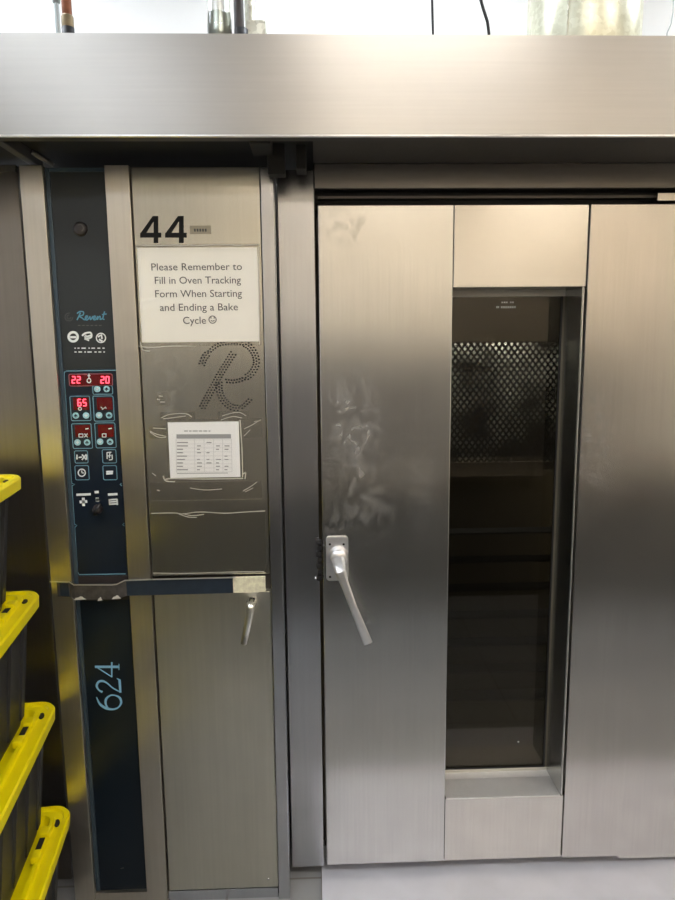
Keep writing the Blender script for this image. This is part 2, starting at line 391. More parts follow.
# expanded metal screen inside the cavity, with an added light behind it
SY = .42
sx0, sx1 = X(430, 400, SY), X(575, 400, SY); sz0, sz1 = Z(500, 462, SY), Z(500, 333, SY)
bm = bmesh.new(); cw, chh = .022, .029
n_i = int((sx1-sx0)/cw)+1; n_j = int((sz1-sz0)/chh)
for i in range(n_i+n_j):
    for sgn in (1, -1):
        pts = []
        for j in range(n_j+1):
            xx = sx0+(i - (n_j if sgn > 0 else 0) + sgn*j)*cw; zz = sz0+j*chh
            if sx0-.001 <= xx <= sx1+.001: pts.append((xx, zz))
        if len(pts) > 1: ribbon(bm, pts, .007, SY, th=.003)
m_mesh = plain('dark_expanded_metal', (.05,.042,.03), .6, .3)
obj('expanded_metal_screen', bm, m_mesh, oven)
bm = bmesh.new()
box(bm, sx0, sx1, SY-.004, SY+.012, sz0+n_j*chh-.008, sz1+.20); obj('screen_frame', bm, m_cav, oven); bm = bmesh.new(); box(bm, sx0, sx1, SY-.004, SY+.012, sz0-.03, sz0)
obj('screen_frame', bm, m_cav, oven)
# backing added behind the screen, patches of light put into its colour
m_light_patches, n_, l_, b_ = new_mat('light_patch_backing'); b_.inputs['Roughness'].default_value = .5
g_ = n_.new('ShaderNodeNewGeometry'); t_ = n_.new('ShaderNodeTexNoise'); t_.inputs['Scale'].default_value = 7; t_.inputs['Detail'].default_value = 2
r_ = n_.new('ShaderNodeValToRGB'); r_.color_ramp.elements[0].position = .40; r_.color_ramp.elements[0].color = (.02,.018,.013,1); r_.color_ramp.elements[1].position = .62; r_.color_ramp.elements[1].color = (.75,.78,.74,1)
l_.new(g_.outputs['Position'], t_.inputs['Vector']); l_.new(t_.outputs['Fac'], r_.inputs[0]); l_.new(r_.outputs[0], b_.inputs['Base Color'])
obj('lit_backing', B(sx0-.02, sx1+.02, SY+.12, SY+.13, sz0-.05, sz1+.22), m_light_patches, oven)
la = bpy.data.lights.new('screen_backlight', 'AREA'); la.energy = 12; la.size = .12; la.color = (.95,.97,1)  # added light that brightens the backing behind the screen
lo = bpy.data.objects.new('screen_backlight', la); C.objects.link(lo); lo.location = ((sx0+sx1)/2, SY+.06, sz1+.15); lo.parent = oven; lo.location -= oven.location
lb = bpy.data.lights.new('cavity_fill', 'POINT'); lb.energy = 9; lb.shadow_soft_size = .05; lb.color = (1,.9,.7)  # unseen fill light added low in the cavity to lift the dark glass
lp_ = bpy.data.objects.new('cavity_fill', lb); C.objects.link(lp_); lp_.parent = oven; lp_.location = Vector((XR-.25, .75, 1.0))-oven.location
# bread rack shelves low in the cavity
bm = bmesh.new()
for k in range(7):
    z = .35+k*.11; obj('rack_shelf', B(sx0-.1, sx1+.15, .45, .52, z, z+.006), m_shade_black, oven)
# the door handle: backplate and lever as sub-parts of the door
hp = obj('handle_plate', bmesh.new(), m_cast, dr) if False else None
bm = bmesh.new(); pts = rrect(326.2, 536, 348.3, 580, 0, r=.010, n=5); prism(bm, pts, -.008, 0)
bmesh.ops.bevel(bm, geom=[e for e in bm.edges if all(abs(v.co.y+.008) < 1e-6 for v in e.verts)], offset=.002, segments=2, affect='EDGES')
obj('handle_plate', bm, m_cast, dr)
for (a, b) in ((329.8,543.5),(343.5,543.5),(330,576),(344.5,576)):
    c = at(a, b, 0); obj('screw', lathe(bmesh.new(), (c.x, -.0082, c.z), [(.0001,-.0012),(.0034,-.0012),(.0034,.002)], seg=12), m_ink, dr)
c = at(338.5, 557, -.02)
bm = bmesh.new(); lathe(bm, (c.x, 0, c.z), [(.001,-.040),(.022,-.040),(.0265,-.034),(.0275,-.024),(.030,-.012),(.030,-.008)])
obj('handle_boss', bm, m_cast, dr)
# lever: tapering bar bent away from the door
bm = bmesh.new()
P0 = at(338, 559, -.04); 
P1 = at(340.5, 572, -.075); P2 = at(353, 606, -.085); P3 = at(368.3, 643.5, -.075)
sec = [(P0,.037,.020),(P1.lerp(P0,.4),.036,.020),(P1,.032,.019),(P1.lerp(P2,.35),.0245,.016),(P2,.0215,.014),(P3,.0265,.011)]
rings = []
for i, (p, w, h) in enumerate(sec):
    a = sec[max(i-1,0)][0]; b = sec[min(i+1,len(sec)-1)][0]; t_ = (b-a).normalized()
    if i == 0: t_ = (P1-P0).normalized()
    sd = t_.cross(Vector((0,-1,0))).normalized(); nn = sd.cross(t_).normalized()
    rings.append([bm.verts.new(p+sd*(w/2)*u+nn*(h/2)*v) for u, v in ((-1,-.5),(-.6,-1),(.6,-1),(1,-.5),(1,.5),(.6,1),(-.6,1),(-1,.5))])
for a, b in zip(rings, rings[1:]):
    for k in range(8): bm.faces.new((a[k], a[(k+1)%8], b[(k+1)%8], b[k]))
bm.faces.new(rings[0]); bm.faces.new(rings[-1][::-1]); bmesh.ops.recalc_face_normals(bm, faces=bm.faces[:])
bmesh.ops.bevel(bm, geom=bm.edges[:], offset=.0012, segments=1, affect='EDGES')
obj('handle_lever', bm, m_cast, dr)
# latch keeper in the gap
bm = bmesh.new(); x0, x1, z0, z1 = rect(316.5, 538, 321.5, 580, 0)
for k in range(7): zz = z0+(z1-z0)*k/7; box(bm, x0+(.003 if k % 2 else 0), x1, -.006, .01, zz, zz+(z1-z0)/7*.75, bev=.001)
obj('latch_keeper', bm, m_blackrub, oven)
c = at(315.8, 579, 0); obj('keeper_bolt', lathe(bmesh.new(), (c.x, .009, c.z), [(.0001,-.006),(.004,-.005),(.005,0)], seg=12), m_chrome, oven)

# threshold ramp under the door
rx0 = X(322, 885, -.05)
bm = bmesh.new()
vs = [bm.verts.new(p) for p in ((rx0,-.55,.003),(XR,-.55,.003),(XR,.12,.016),(rx0,.12,.016),(rx0,-.55,.0),(XR,-.55,.0),(XR,.12,.0),(rx0,.12,.0))]
for f in ((0,1,2,3),(7,6,5,4),(0,4,5,1),(1,5,6,2),(2,6,7,3),(3,7,4,0)): bm.faces.new([vs[i] for i in f])
tag(obj('threshold_plate', bm, m_plate), 'scuffed steel threshold plate on the floor under the oven door', 'plate')

# ------------------------------------------------------------------ neighbouring oven at the left edge
nx1 = X(47, 540, .03)
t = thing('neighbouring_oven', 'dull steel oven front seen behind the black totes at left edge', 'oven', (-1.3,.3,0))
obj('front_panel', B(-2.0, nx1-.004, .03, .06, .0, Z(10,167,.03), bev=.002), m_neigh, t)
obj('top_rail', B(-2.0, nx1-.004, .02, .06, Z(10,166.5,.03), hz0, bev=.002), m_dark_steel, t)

# ------------------------------------------------------------------ control cabinet
cab = thing('control_cabinet', 'tall steel oven control cabinet with dark blue panel numbered 624', 'control cabinet', (X(160,540,YC), 0, 0))
ctop = Z(150, 165, YC)
q = 540
lx0, lx1 = X(47.5,q,YC), X(69,q,YC)
rx0_, rx1_ = X(126,q,YC), X(148.5,q,YC)
tx0, tx1 = X(269,q,YC), X(281.5,q,YC)
base_z = .0
obj('carcass', B(lx0+.002, tx1-.002, YP+.008, .5, .0, ctop-.001), m_dark_steel, cab)
obj('left_stile', B(lx0, lx1, YC, YP+.008, base_z, ctop, bev=.0015), m_stile, cab)
obj('middle_stile', B(rx0_, rx1_, YC, YP+.008, base_z, ctop, bev=.0015), m_stile, cab)
obj('right_stile', B(tx0+.002, tx1, YC, YP+.06, base_z, ctop-.004, bev=.0015), m_jamb, cab)
bz1 = Z(110, 890, YP)
obj('bottom_rail', B(lx1, rx0_, YC+.006, YP+.008, 0, bz1, bev=.001), m_stile, cab)
obj('foot_rail', B(rx1_, tx0, YU, YP+.008, 0, Z(215,889.5,YU), bev=.001), m_jamb, cab)
# upper steel panel and lower door
split = Z(207, 577, YU)
up = obj('upper_panel', B(rx1_+.004, tx0-.001, YU, YP+.008, split+.006, ctop-.003, bev=.001), m_cab, cab)
ld = obj('lower_door', B(rx1_+.006, tx0, YU-.004, YP+.008, Z(215,888,YU), Z(207,592,YU), bev=.0015), m_cabdoor, cab)
# overlays
px0, px1 = lx1+.004, rx0_-.0008
zt = Z(80,168,YP); zm = Z(98,576,YP); zf = Z(90,369,YP)
obj('upper_overlay', B(px0, px1, YP, YP+.008, zf, zt, bev=.0006), m_paneltop, cab)
ov = obj('control_overlay', B(px0, px1, YP, YP+.008, zm, zf-.0006, bev=.0006), m_panel, cab)
zl = Z(108,600,YP)
obj('number_overlay', B(px0, px1, YP, YP+.008, bz1, zl, bev=.0006), m_panel2, cab)
obj('middle_rail', B(px0, px1, YP-.001, YP+.008, zl, zm), m_blackpipe, cab)
obj('overlay_edge', B(px0-.0035, px0+.008, YP-.004, YP+.004, bz1+.001, zt, bev=.0015), m_blueedge, cab)
obj('top_edge', B(px0+.008, px1, YP-.003, YP+.004, zt-.010, zt, bev=.001), m_blueedge, cab)
# lock
c = at(80.5, 229, YP)
lk = obj('lock', lathe(bmesh.new(), (c.x, YP, c.z), [(.0001,-.008),(.013,-.008),(.017,-.006),(.019,0)]), m_blackpipe, cab)
bm = bmesh.new(); ribbon(bm, circ(81, 228.5, YP, .009, 14, -1.2, 2.2), .003, YP-.008, .0006)
obj('keyhole_ring', bm, m_greyink, lk)

# printed marks
YM = YP-.0002
def rb(bm, pts, wpx, Y=YM, closed=False, th=.0006): return ribbon(bm, PX(pts, Y), wpx/345., Y, th, closed)
def bez(pts, n=5):
    """smooth line through pixel points"""
    out = []
    for i in range(len(pts)-1):
        p0 = pts[max(i-1,0)]; p1 = pts[i]; p2 = pts[i+1]; p3 = pts[min(i+2,len(pts)-1)]
        for k in range(n):
            t = k/n; out.append(tuple(.5*((2*p1[j])+(-p0[j]+p2[j])*t+(2*p0[j]-5*p1[j]+4*p2[j]-p3[j])*t*t+(-p0[j]+3*p1[j]-3*p2[j]+p3[j])*t**3) for j in (0,1)))
    out.append(pts[-1]); return out
# script name R e v e n t
bm = bmesh.new()
for st in ([(77,313.5),(80,311.5),(83.5,312),(83,315),(79.5,316.3),(82,318),(84.5,320)], [(80.5,312.5),(79,316),(77,320)],
           [(84.5,320),(87,317.5),(87.5,316),(85.8,316.3),(85.3,319),(87,320),(89,318),(90,316.2)], [(90,316.2),(90.6,319.8),(93,316)],
           [(93,319.6),(95,317.5),(95.2,316),(93.6,316.6),(93.4,319),(95,319.9),(97.2,317.5)], [(97.6,316),(97.2,319.8),(98.8,317),(100.2,316.4),(100.2,319.5),(102,318.5)],
           [(104.6,311.5),(103.4,316),(102.9,319),(104.6,319.3)], [(102,314.6),(106.6,313.9)]):
    rb(bm, bez(st, 4), 1.05)
obj('script_name', bm, m_scriptblue, cab)
bm = bmesh.new(); rb(bm, circ_px := [(69+4*cos(a*.5), 317+4*sin(a*.5)) for a in range(0,11)], .5); rb(bm, [(69+2*cos(a*.6), 317+2*sin(a*.6)) for a in range(0,9)], .5)
for k in range(6): rb(bm, [(78+k*4.2, 325.5), (80.6+k*4.2, 325.4)], .8)
obj('faint_emblem', bm, m_greyink, cab)
for j, (a, b) in enumerate(((73.2,336.8),(87.2,336.3),(101,337.9))):
    bm = bmesh.new(); cpx = [(a+4.6*cos(k*pi/10), b+4.6*sin(k*pi/10)) for k in range(20)]
    if j == 0:
        rb(bm, cpx, 2.2, closed=True); rb(bm, [(a-3,b+.4),(a+3,b+.4)], 2)
    elif j == 1:
        rb(bm, bez([(a-5,b-.5),(a-2,b-3),(a+3.5,b-3.5),(a+4,b+1),(a-1,b+2.5),(a+2,b+4.2)]), 1.6); rb(bm, [(a-3,b+.5),(a+1,b),(a+4,b-1)], 1.6); rb(bm, [(a-1.5,b-1.6),(a-2,b+3.5)], 1.6)
    else:
        rb(bm, cpx, 1.1, closed=True); rb(bm, [(a-3,b-1),(a+.5,b-3),(a+1,b+1)], 1.8); rb(bm, [(a-2,b+1.5),(a+1.5,b+3.4)], 1.8)
    obj('approval_mark', bm, m_whitep, cab)
bm = bmesh.new()
for row, y in enumerate((348.2, 352.0)):
    x = 74.5
    for w in ((2,3,6,2,5,4,3), (3,5,2,6,3,4,2))[row]:
        rb(bm, [(x, y), (x+w*.72, y-.05)], 1.1); x += w+1.0
obj('fine_print', bm, m_whitep, cab)
# control overlay border
bm = bmesh.new()
rb(bm, bez([(65.6,371.4),(64.2,373),(64.3,378)],3), .9)
rb(bm, [(64.3,378),(68.6,445),(71.6,483)], .9); rb(bm, [(66,371),(117,370.2)], .9)
rb(bm, [(71.6,483),(74.6,484.4),(71.9,486)], .9); rb(bm, [(71.9,486),(74.4,524)], .9); rb(bm, [(74.4,524),(77,525.5),(74.7,527.5)], .9)
rb(bm, [(74.7,527.5),(77.4,571.5),(79.4,574.6),(125.6,573.8)], .9)
rb(bm, [(121.8,483),(120,484.4),(122,486)], .7); rb(bm, [(124.4,523),(122.6,524.6),(124.6,526)], .7)
obj('outline', bm, m_lightblue, ov)

def seg7(bm, ch, px, py, w, h, Y, t=1.05):
    """slanted seven segment digit, px,py = top left"""
    sl = -.0
    S7 = {'0':'abcdef','1':'bc','2':'abged','3':'abgcd','5':'afgcd','6':'afgedc','-':'g'}
    P = {'a':((0,0),(w,0)),'b':((w,0),(w,h/2)),'c':((w,h/2),(w,h)),'d':((0,h),(w,h)),'e':((0,h/2),(0,h)),'f':((0,0),(0,h/2)),'g':((0,h/2),(w,h/2))}
    for s in S7[ch]:
        (a, b), (c, d) = P[s]; rb(bm, [(px+a, py+b), (px+c, py+d)], t, Y)
def led(x0, y0, x1, y1, digits):
    bm = bmesh.new(); prism(bm, rrect(x0, y0, x1, y1, YM, r=.003), YP-.0012, YP)
    o = obj('led_display', bm, m_led_bg, cab)
    if digits:
        for ch, a, b, w, h in digits:
            bm = bmesh.new(); seg7(bm, ch, a, b, w, h, YP-.0013); obj('lit_digit', bm, m_led, o)
    return o
led(69.6, 374.4, 112, 385.4, [('2',72.2,376.6,3,6.4),('2',77.2,376.6,3,6.4),('2',101,376.6,3,6.4),('0',106,376.6,3,6.4)])
led(73.4, 397.6, 89.2, 410, [('6',78,399.4,3,6.4),('5',83.2,399.4,3,6.4)])
led(97, 397.6, 112.6, 409.8, None)
led(75.2, 425, 90.4, 437, None); led(98.2, 424.6, 113.8, 437, None)
def outl(x0, y0, x1, y1, nm='button_outline', mat=m_lightblue, w=.7, r=.004):
    bm = bmesh.new(); ribbon(bm, rrect(x0, y0, x1, y1, YM, r=r), w/345., YM, .0006, True); return obj(nm, bm, mat, cab)
outl(69.2,374,112.4,385.8, 'display_outline', plain('faded_red_print', (.35,.10,.12), .5))
outl(92.8,385.8,112.6,394.2)
for r4 in ((70.6,396.2,90.4,420.6),(93.6,396,113.8,421),(72.4,423.6,91.8,448.4),(95.4,422.9,115.6,447.8),(74.8,450.8,87.8,463),(75.3,465.6,88.9,479.8),(102.5,449.6,116.2,463),(103.2,465.6,116.8,479.8)): outl(*r4)
bm = bmesh.new()
def disc(bm, a, b, r, Y=YP-.0014): prism(bm, [(c_[0], c_[1]) for c_ in circ(a, b, Y, r/345., 14)], Y, YP)
for (a, b, k) in ((97.2,389,0),(106.6,389,1),(75.7,415.6,1),(86,415.5,0),(99,415.3,0),(109,415.3,1),(77.4,442.4,0),(87,442.4,1),(100,441.8,0),(110,441.8,1)):
    bm = bmesh.new(); disc(bm, a, b, 3.1)
    o = obj('push_button', bm, m_cyan, cab)
    bm = bmesh.new(); s = 1 if k else -1
    rb(bm, [(a-1.6, b+.8*s), (a, b-1.2*s), (a+1.6, b+.8*s)], .9, YP-.0016); rb(bm, [(a, b-1*s), (a, b+1.8*s)], .8, YP-.0016)
    obj('arrow_mark', bm, m_panel if k else m_whitep, o)
# small white icons
YI = YP-.0014
def icon(strokes, nm='icon', mat=m_whitep, w=.9):
    bm = bmesh.new()
    for s in strokes: rb(bm, s, w, YI)
    obj(nm, bm, mat, cab)
icon([[(89+1.8*cos(k*pi/6), 380.6+2.2*sin(k*pi/6)) for k in range(13)], [(89,373.6),(89,378)], [(88,376),(89,374),(90.2,376)]], 'thermometer_icon')
icon([[(80+1.5*cos(k*pi/6), 408.8+1.5*sin(k*pi/6)) for k in range(13)]], 'steam_icon')
icon([[(101,407),(103,409),(104.5,407.5),(106.6,408.4)], [(102,409.6),(106,407)]], 'damper_icon')
icon([[(85.4,429),(88.6,428.5)], [(79,434),(79,437),(83,437),(83,434),(79,434)], [(84.5,433.6),(87.5,437.2),(87.5,433.6),(84.5,437.2)]], 'timer_icon')
icon([[(108.4,428.8),(111.8,428.3)], [(102.4,433.8),(102.4,437),(106,437),(106,433.8),(102.4,433.8)]], 'fan_icon')
icon([[(77,459.4),(77,454.6)], [(78.6,457.5),(82,457)], [(82,454.4),(86.4,459.8)], [(86.4,454.2),(82,459.8)], [(86.6,454.6),(86.6,459.6)]], 'valve_icon', w=1.3)
icon([[(81.8+3.6*cos(k*pi/7), 472.7+3.6*sin(k*pi/7)) for k in range(15)], [(81.8,472.7),(81.8,470.4)], [(81.8,472.7),(83.8,473)]], 'clock_icon', w=1.1)
icon([[(107,452.5),(111.4,452.2)], [(107,452.4),(107.2,459)], [(109.8,453),(109.4,458)], [(107.4,456),(111,455.4)], [(109,460),(112.6,459.4)], [(112,454.6),(112.4,459)]], 'programme_icon', w=1.0)
icon([[(106.3,471.8),(113.2,471.5)], [(106.3,473.8),(113,473.3)]], 'start_icon', w=1.8)
icon([[(76.4,494.8),(90.8,494.2)]], 'printed_word', w=2.3); icon([[(94.6,492.2),(98.8,491.9)]], 'printed_word', w=2.4); icon([[(108,494.6),(117.6,494.1)]], 'printed_word', w=2.3)
icon([[(79.6,502),(87.4,501.4)], [(83.3,497.6),(83.7,506)]], 'cross_icon', w=2.8); icon([[(97.2,497.4),(97.4,501.6)], [(95.6,499.6),(99,499.4)]], 'off_icon', w=3)
icon([[(109,499.8),(117.2,499.3)], [(109.1,502),(117.4,501.4)], [(109.2,504.2),(117.6,503.7)], [(109.4,499),(109.8,505)], [(117,499),(117.4,505)]], 'rack_icon', w=1.5)
# selector switch
c = at(98, 509, YP)
kn = obj('selector_knob', lathe(bmesh.new(), (c.x, YP, c.z), [(.0001,-.020),(.009,-.020),(.011,-.016),(.013,-.004),(.014,0)], seg=20), m_blackpipe, cab)
bm = bmesh.new(); a_ = at(100.6, 503.6, YP-.02); b_2 = at(95.2, 514.4, YP-.02)
tube(bm, [Vector((a_.x, YP-.022, a_.z)), Vector((c.x, YP-.026, c.z)), Vector((b_2.x, YP-.022, b_2.z))], [.004,.0055,.005], 10)
obj('pointer', bm, m_blackrub, kn)
# 624 in tall slim serif numerals, turned on their side
bm = bmesh.new()
def vs(st, ws): 
    p = bez(st, 6); n = len(p); k = len(ws)-1
    w = [ (lambda t: ws[min(int(t),k)]*(1-(t-int(t)))+ws[min(int(t)+1,k)]*(t-int(t)))(i/(n-1)*k)/345. for i in range(n)]
    ribbon(bm, PX(p, YM), w, YM, .0008)
# crop mapping: x = 80+u/10, y = 640+v/10
def U(*pp): return [(80+a/10, 640+b/10) for a, b in pp]
vs(U((165,570),(200,640),(260,680),(330,692),(385,672),(412,625),(395,575),(345,552),(300,556),(262,590),(258,640),(285,685)), [.7,2.2,2.8,2.0,1.4,2.2,2.2,1.2,1.6,2.4,2.0,1.0])
vs(U((225,520),(190,500),(168,460),(185,420),(225,410),(270,430),(330,480),(408,522)), [2.4,1.4,2.2,2.4,2.2,1.4,1.2,1.2])
vs(U((404,525),(400,455),(395,395)), [2.2,2.4,2.4]); vs(U((398,398),(368,384)), [1.4,.6])
vs(U((150,268),(392,268)), [2.4,2.6]); vs(U((390,238),(390,298)), [.9,.9])
vs(U((152,262),(240,318),(318,368)), [.9,.9,.9]); vs(U((318,372),(318,220)), [1.2,1.6])
obj('model_number', bm, m_numblue, cab)
icon([[(120.6,868.4),(124,867.8)]], 'scratch', mat=m_greyink, w=.8)

# perforated letter R in the upper panel
bm = bmesh.new()
c0 = lambda a, b: (190+a*80/675., 335+b*80/675.)
def dots(path, rows, step, rr):
    p = bez([c0(*q_) for q_ in path], 10)
    L = [0]
    for i in range(1, len(p)): L.append(L[-1]+math.dist(p[i], p[i-1]))
    n = int(L[-1]/step)
    for k in range(n+1):
        s = k*step; i = max(j for j in range(len(L)) if L[j] <= s+1e-9); i = min(i, len(p)-2)
        u = (s-L[i])/(L[i+1]-L[i]+1e-9); x_, y_ = [p[i][j]+(p[i+1][j]-p[i][j])*u for j in (0,1)]
        dx, dy = p[i+1][0]-p[i][0], p[i+1][1]-p[i][1]; d = math.hypot(dx, dy); nx, ny = -dy/d, dx/d
        tt = s/L[-1]; R_ = rows(tt)
        for r_ in range(R_):
            off = (r_-(R_-1)/2)*2.7+(.0); sh = (r_ % 2)*step/2
            cx_, cy_ = x_+nx*off+dx/d*sh, y_+ny*off+dy/d*sh
            w_ = at(cx_, cy_, YU); prism(bm, [(w_.x+rr*1.2*cos(a*pi/3), w_.z+rr*sin(a*pi/3)) for a in range(6)], YU-.0005, YU+.0002)
dots([(100,250),(130,180),(210,100),(300,68),(410,66),(490,90),(545,160),(560,240),(520,320),(450,370),(370,392),(290,385)], lambda t: 3 if .45 < t < .82 or t < .12 else 2, 2.95, .0025)
dots([(365,155),(310,240),(255,330),(200,430),(140,540),(95,630)], lambda t: 3, 2.95, .0025)
dots([(245,400),(250,480),(290,560),(360,610),(430,610),(480,570),(515,535)], lambda t: 3 if t < .7 else 2, 2.95, .0025)
obj('perforated_letter', bm, m_shade_black, cab)['label'] = 'letter R drilled as rows of small dark holes'
# handle of the lower cabinet door
c = at(251.5, 604, YU-.02)
bm = bmesh.new(); lathe(bm, (c.x, YU-.004, c.z), [(.0001,-.030),(.010,-.030),(.0125,-.026),(.0125,-.006),(.016,-.004),(.016,0)])
obj('handle_boss', bm, m_chrome, ld)
e0 = at(251.2, 602, YU-.034); e1 = at(249.6, 615, YU-.040); e2 = at(243.6, 644.5, YU-.046)
bm = bmesh.new(); tube(bm, [e0, e0.lerp(e1,.5), e1, e2], [.0125,.0125,.0115,.0095], 12)
bmesh.ops.bevel(bm, geom=[e for e in bm.edges if len(e.link_faces) == 2 and (len(e.link_faces[0].verts) > 4 or len(e.link_faces[1].verts) > 4)], offset=.003, segments=2, affect='EDGES')
obj('handle_lever', bm, m_handlecab, ld)
c = at(268.5, 879, YU-.004); obj('rivet', lathe(bmesh.new(), (c.x, YU-.004, c.z), [(.0001,-.002),(.0035,-.0015),(.004,0)], seg=10), m_chrome, ld)
# bumper strip between the upper and lower halves
YB = YC-.012
bar = thing('bumper_strip', 'worn tape-wrapped bumper bar with cream end, across the control cabinet', 'strip', (X(160,588,YB), YB, Z(160,588,YB)))
def barseg(name, pa, pb, mat, Y0, Y1):
    """pa=(px,top,bottom) at left, pb at right, Y faces"""
    bm = bmesh.new(); v = []
    for (p, Yf) in ((pa, Y0), (pb, Y1)):
        a = at(p[0], p[1], Yf); b = at(p[0], p[2], Yf)
        v += [bm.verts.new((a.x, Yf, a.z)), bm.verts.new((a.x, Yf, b.z)), bm.verts.new((a.x, max(Yf+.006, YC-.0005 if Yf < YC else Yf+.004), b.z)), bm.verts.new((a.x, max(Yf+.006, YC-.0005 if Yf < YC else Yf+.004), a.z))]
    for f in ((0,1,2,3),(7,6,5,4),(0,4,5,1),(1,5,6,2),(2,6,7,3),(3,7,4,0)): bm.faces.new([v[i] for i in f])
    bmesh.ops.recalc_face_normals(bm, faces=bm.faces[:]); return obj(name, bm, mat, bar)
barseg('end_wrap', (56.6,582,596.4), (69.6,582,597), m_barworn, YC-.006, YC-.006)
barseg('dark_patch', (59.5,583,595.6), (68.4,583.4,596.6), m_barblack, YC-.008, YC-.008)
barseg('left_bend', (69.6,582,597), (74.2,585.6,599.8), m_barworn, YC-.006, YC-.014)
barseg('worn_section', (74.2,585.6,599.8), (116,585,599), m_barworn, YC-.014, YC-.014)
barseg('right_bend', (116,585,599), (126,580.6,595.8), m_barworn, YC-.014, YC-.010)
barseg('dark_section', (126,580.6,595.8), (234.5,577.8,593), m_barblack, YC-.010, YC-.010)
barseg('cream_end', (232.8,577.8,593), (265,577,592), m_barcream, YC-.011, YC-.011)
bm = bmesh.new(); ribbon(bm, PX([(50,581.4),(69.6,581.6),(74,584.6),(112,584.6),(117,584),(125,580.2),(150,579.2),(236,577.2)], YC-.013), .0035, YC-.015, .001)
obj('bright_top_edge', bm, m_barwhite, bar)
m_chip = plain('chipped_pale', (.62,.60,.55), .5)
for cx_, cy_, s in ((80,598.2,6.2),(116.5,597.2,4.6),(100,599,2.4)):
    obj('worn_spot', prism(bmesh.new(), PX([(cx_-s,cy_+2.0),(cx_-s*.7,cy_-.2),(cx_-s*.3,cy_-.6),(cx_+s*.1,cy_-2.0),(cx_+s*.4,cy_-1.4),(cx_+s*.6,cy_-.1),(cx_+s,cy_+1.2)], YC-.015), YC-.0155, YC-.0145), m_chip, bar)

# number stickers and small tag
def four(px, py, w, h):
    """bold 4, px,py top-left"""
    o = obj; P = lambda a, b: (px+a*w, py+b*h)
    bm = bmesh.new(); Y = YU-.0002
    prism(bm, PX([P(.60,0), P(.86,0), P(.86,1), P(.64,1), P(.64,.22)], Y), Y-.0008, Y)
    prism(bm, PX([P(.60,0), P(.70,.12), P(.26,.66), P(0,.66)], Y), Y-.0009, Y)
    prism(bm, PX([P(0,.62), P(1.0,.62), P(1.0,.80), P(0,.80)], Y), Y-.001, Y)
    return bm
tag(obj('number_sticker', four(140.2,216,21,27), m_ink), 'black number 4 sticker, the left digit of the 44', 'number', 'black digit stickers')
tag(obj('number_sticker', four(165.2,216,21.5,27), m_ink), 'black number 4 sticker, right digit of 44 next to small tag', 'number', 'black digit stickers')
x0, x1, z0, z1 = rect(190, 225.6, 211, 234, YU)
lt = tag(obj('adhesive_label', B(x0, x1, YU-.001, YU-.0001, z0, z1), m_labelm), 'tiny beige label stuck right beside the number 44', 'label')
bm = bmesh.new()
for k in range(5): rb(bm, [(194+k*2.7, 230.2), (195.8+k*2.7, 230.1)], 2.6, YU-.001, th=.0004)
obj('faint_print', bm, m_greyink, lt)

# reminder sign
YS = YU-.003
x0, x1, z0, z1 = rect(139.5, 247.5, 258.5, 342, YS)
sg = tag(obj('reminder_sign', B(x0, x1, YS, YS+.001, z0, z1), m_paper), 'large white paper sign reminding bakers to fill in tracking form', 'sign')
YT = YS
text('printed_line', 'Please Remember to', 151.5, 242, 270.2, 7.2, YT, m_greyink, sg)
text('printed_line', 'Fill in Oven Tracking', 155, 241, 283.6, 7.2, YT, m_greyink, sg)
text('printed_line', 'Form When Starting', 155.4, 242, 297, 7.2, YT, m_greyink, sg)
text('printed_line', 'and Ending a Bake', 160, 238, 310.6, 7.2, YT, m_greyink, sg)
text('printed_line', 'Cycle', 183.2, 206, 323.8, 7.2, YT, m_greyink, sg)
bm = bmesh.new(); ribbon(bm, circ(212.6, 319.6, YT, .0098, 20), .0022, YT, .0006, True)
ribbon(bm, circ(212.6, 319.2, YT, .0052, 8, pi*1.15, pi*1.85), .002, YT, .0006)
for a in (211, 214.2): rb(bm, [(a, 317), (a, 318.6)], .8, YT)
obj('smiley', bm, m_greyink, sg)
# clear sleeve over the sign with crinkled rim
x0, x1, z0, z1 = rect(135.5, 243.5, 260, 346, YS-.0016)
obj('clear_sleeve', B(x0, x1, YS-.0022, YS-.0016, z0, z1), m_film, sg)
bm = bmesh.new()
def wob(a, b, n, amp):
    return [(a[0]+(b[0]-a[0])*i/n+random.uniform(-amp, amp)*.3, a[1]+(b[1]-a[1])*i/n+random.uniform(-amp, amp)) for i in range(n+1)]
for p_, w_ in ((wob((136,245.6),(259,244.8),16,.5),.9), (wob((258.6,246),(259.6,344),16,.5),.9), (bez([(140,342),(143,350),(150,351)]),1.), (bez([(138,346),(150,347.5),(175,346),(195,346.6)]),.8)):
    obj('crinkled_edge', rb(bmesh.new(), p_, w_, YS-.0023), m_crease, sg)

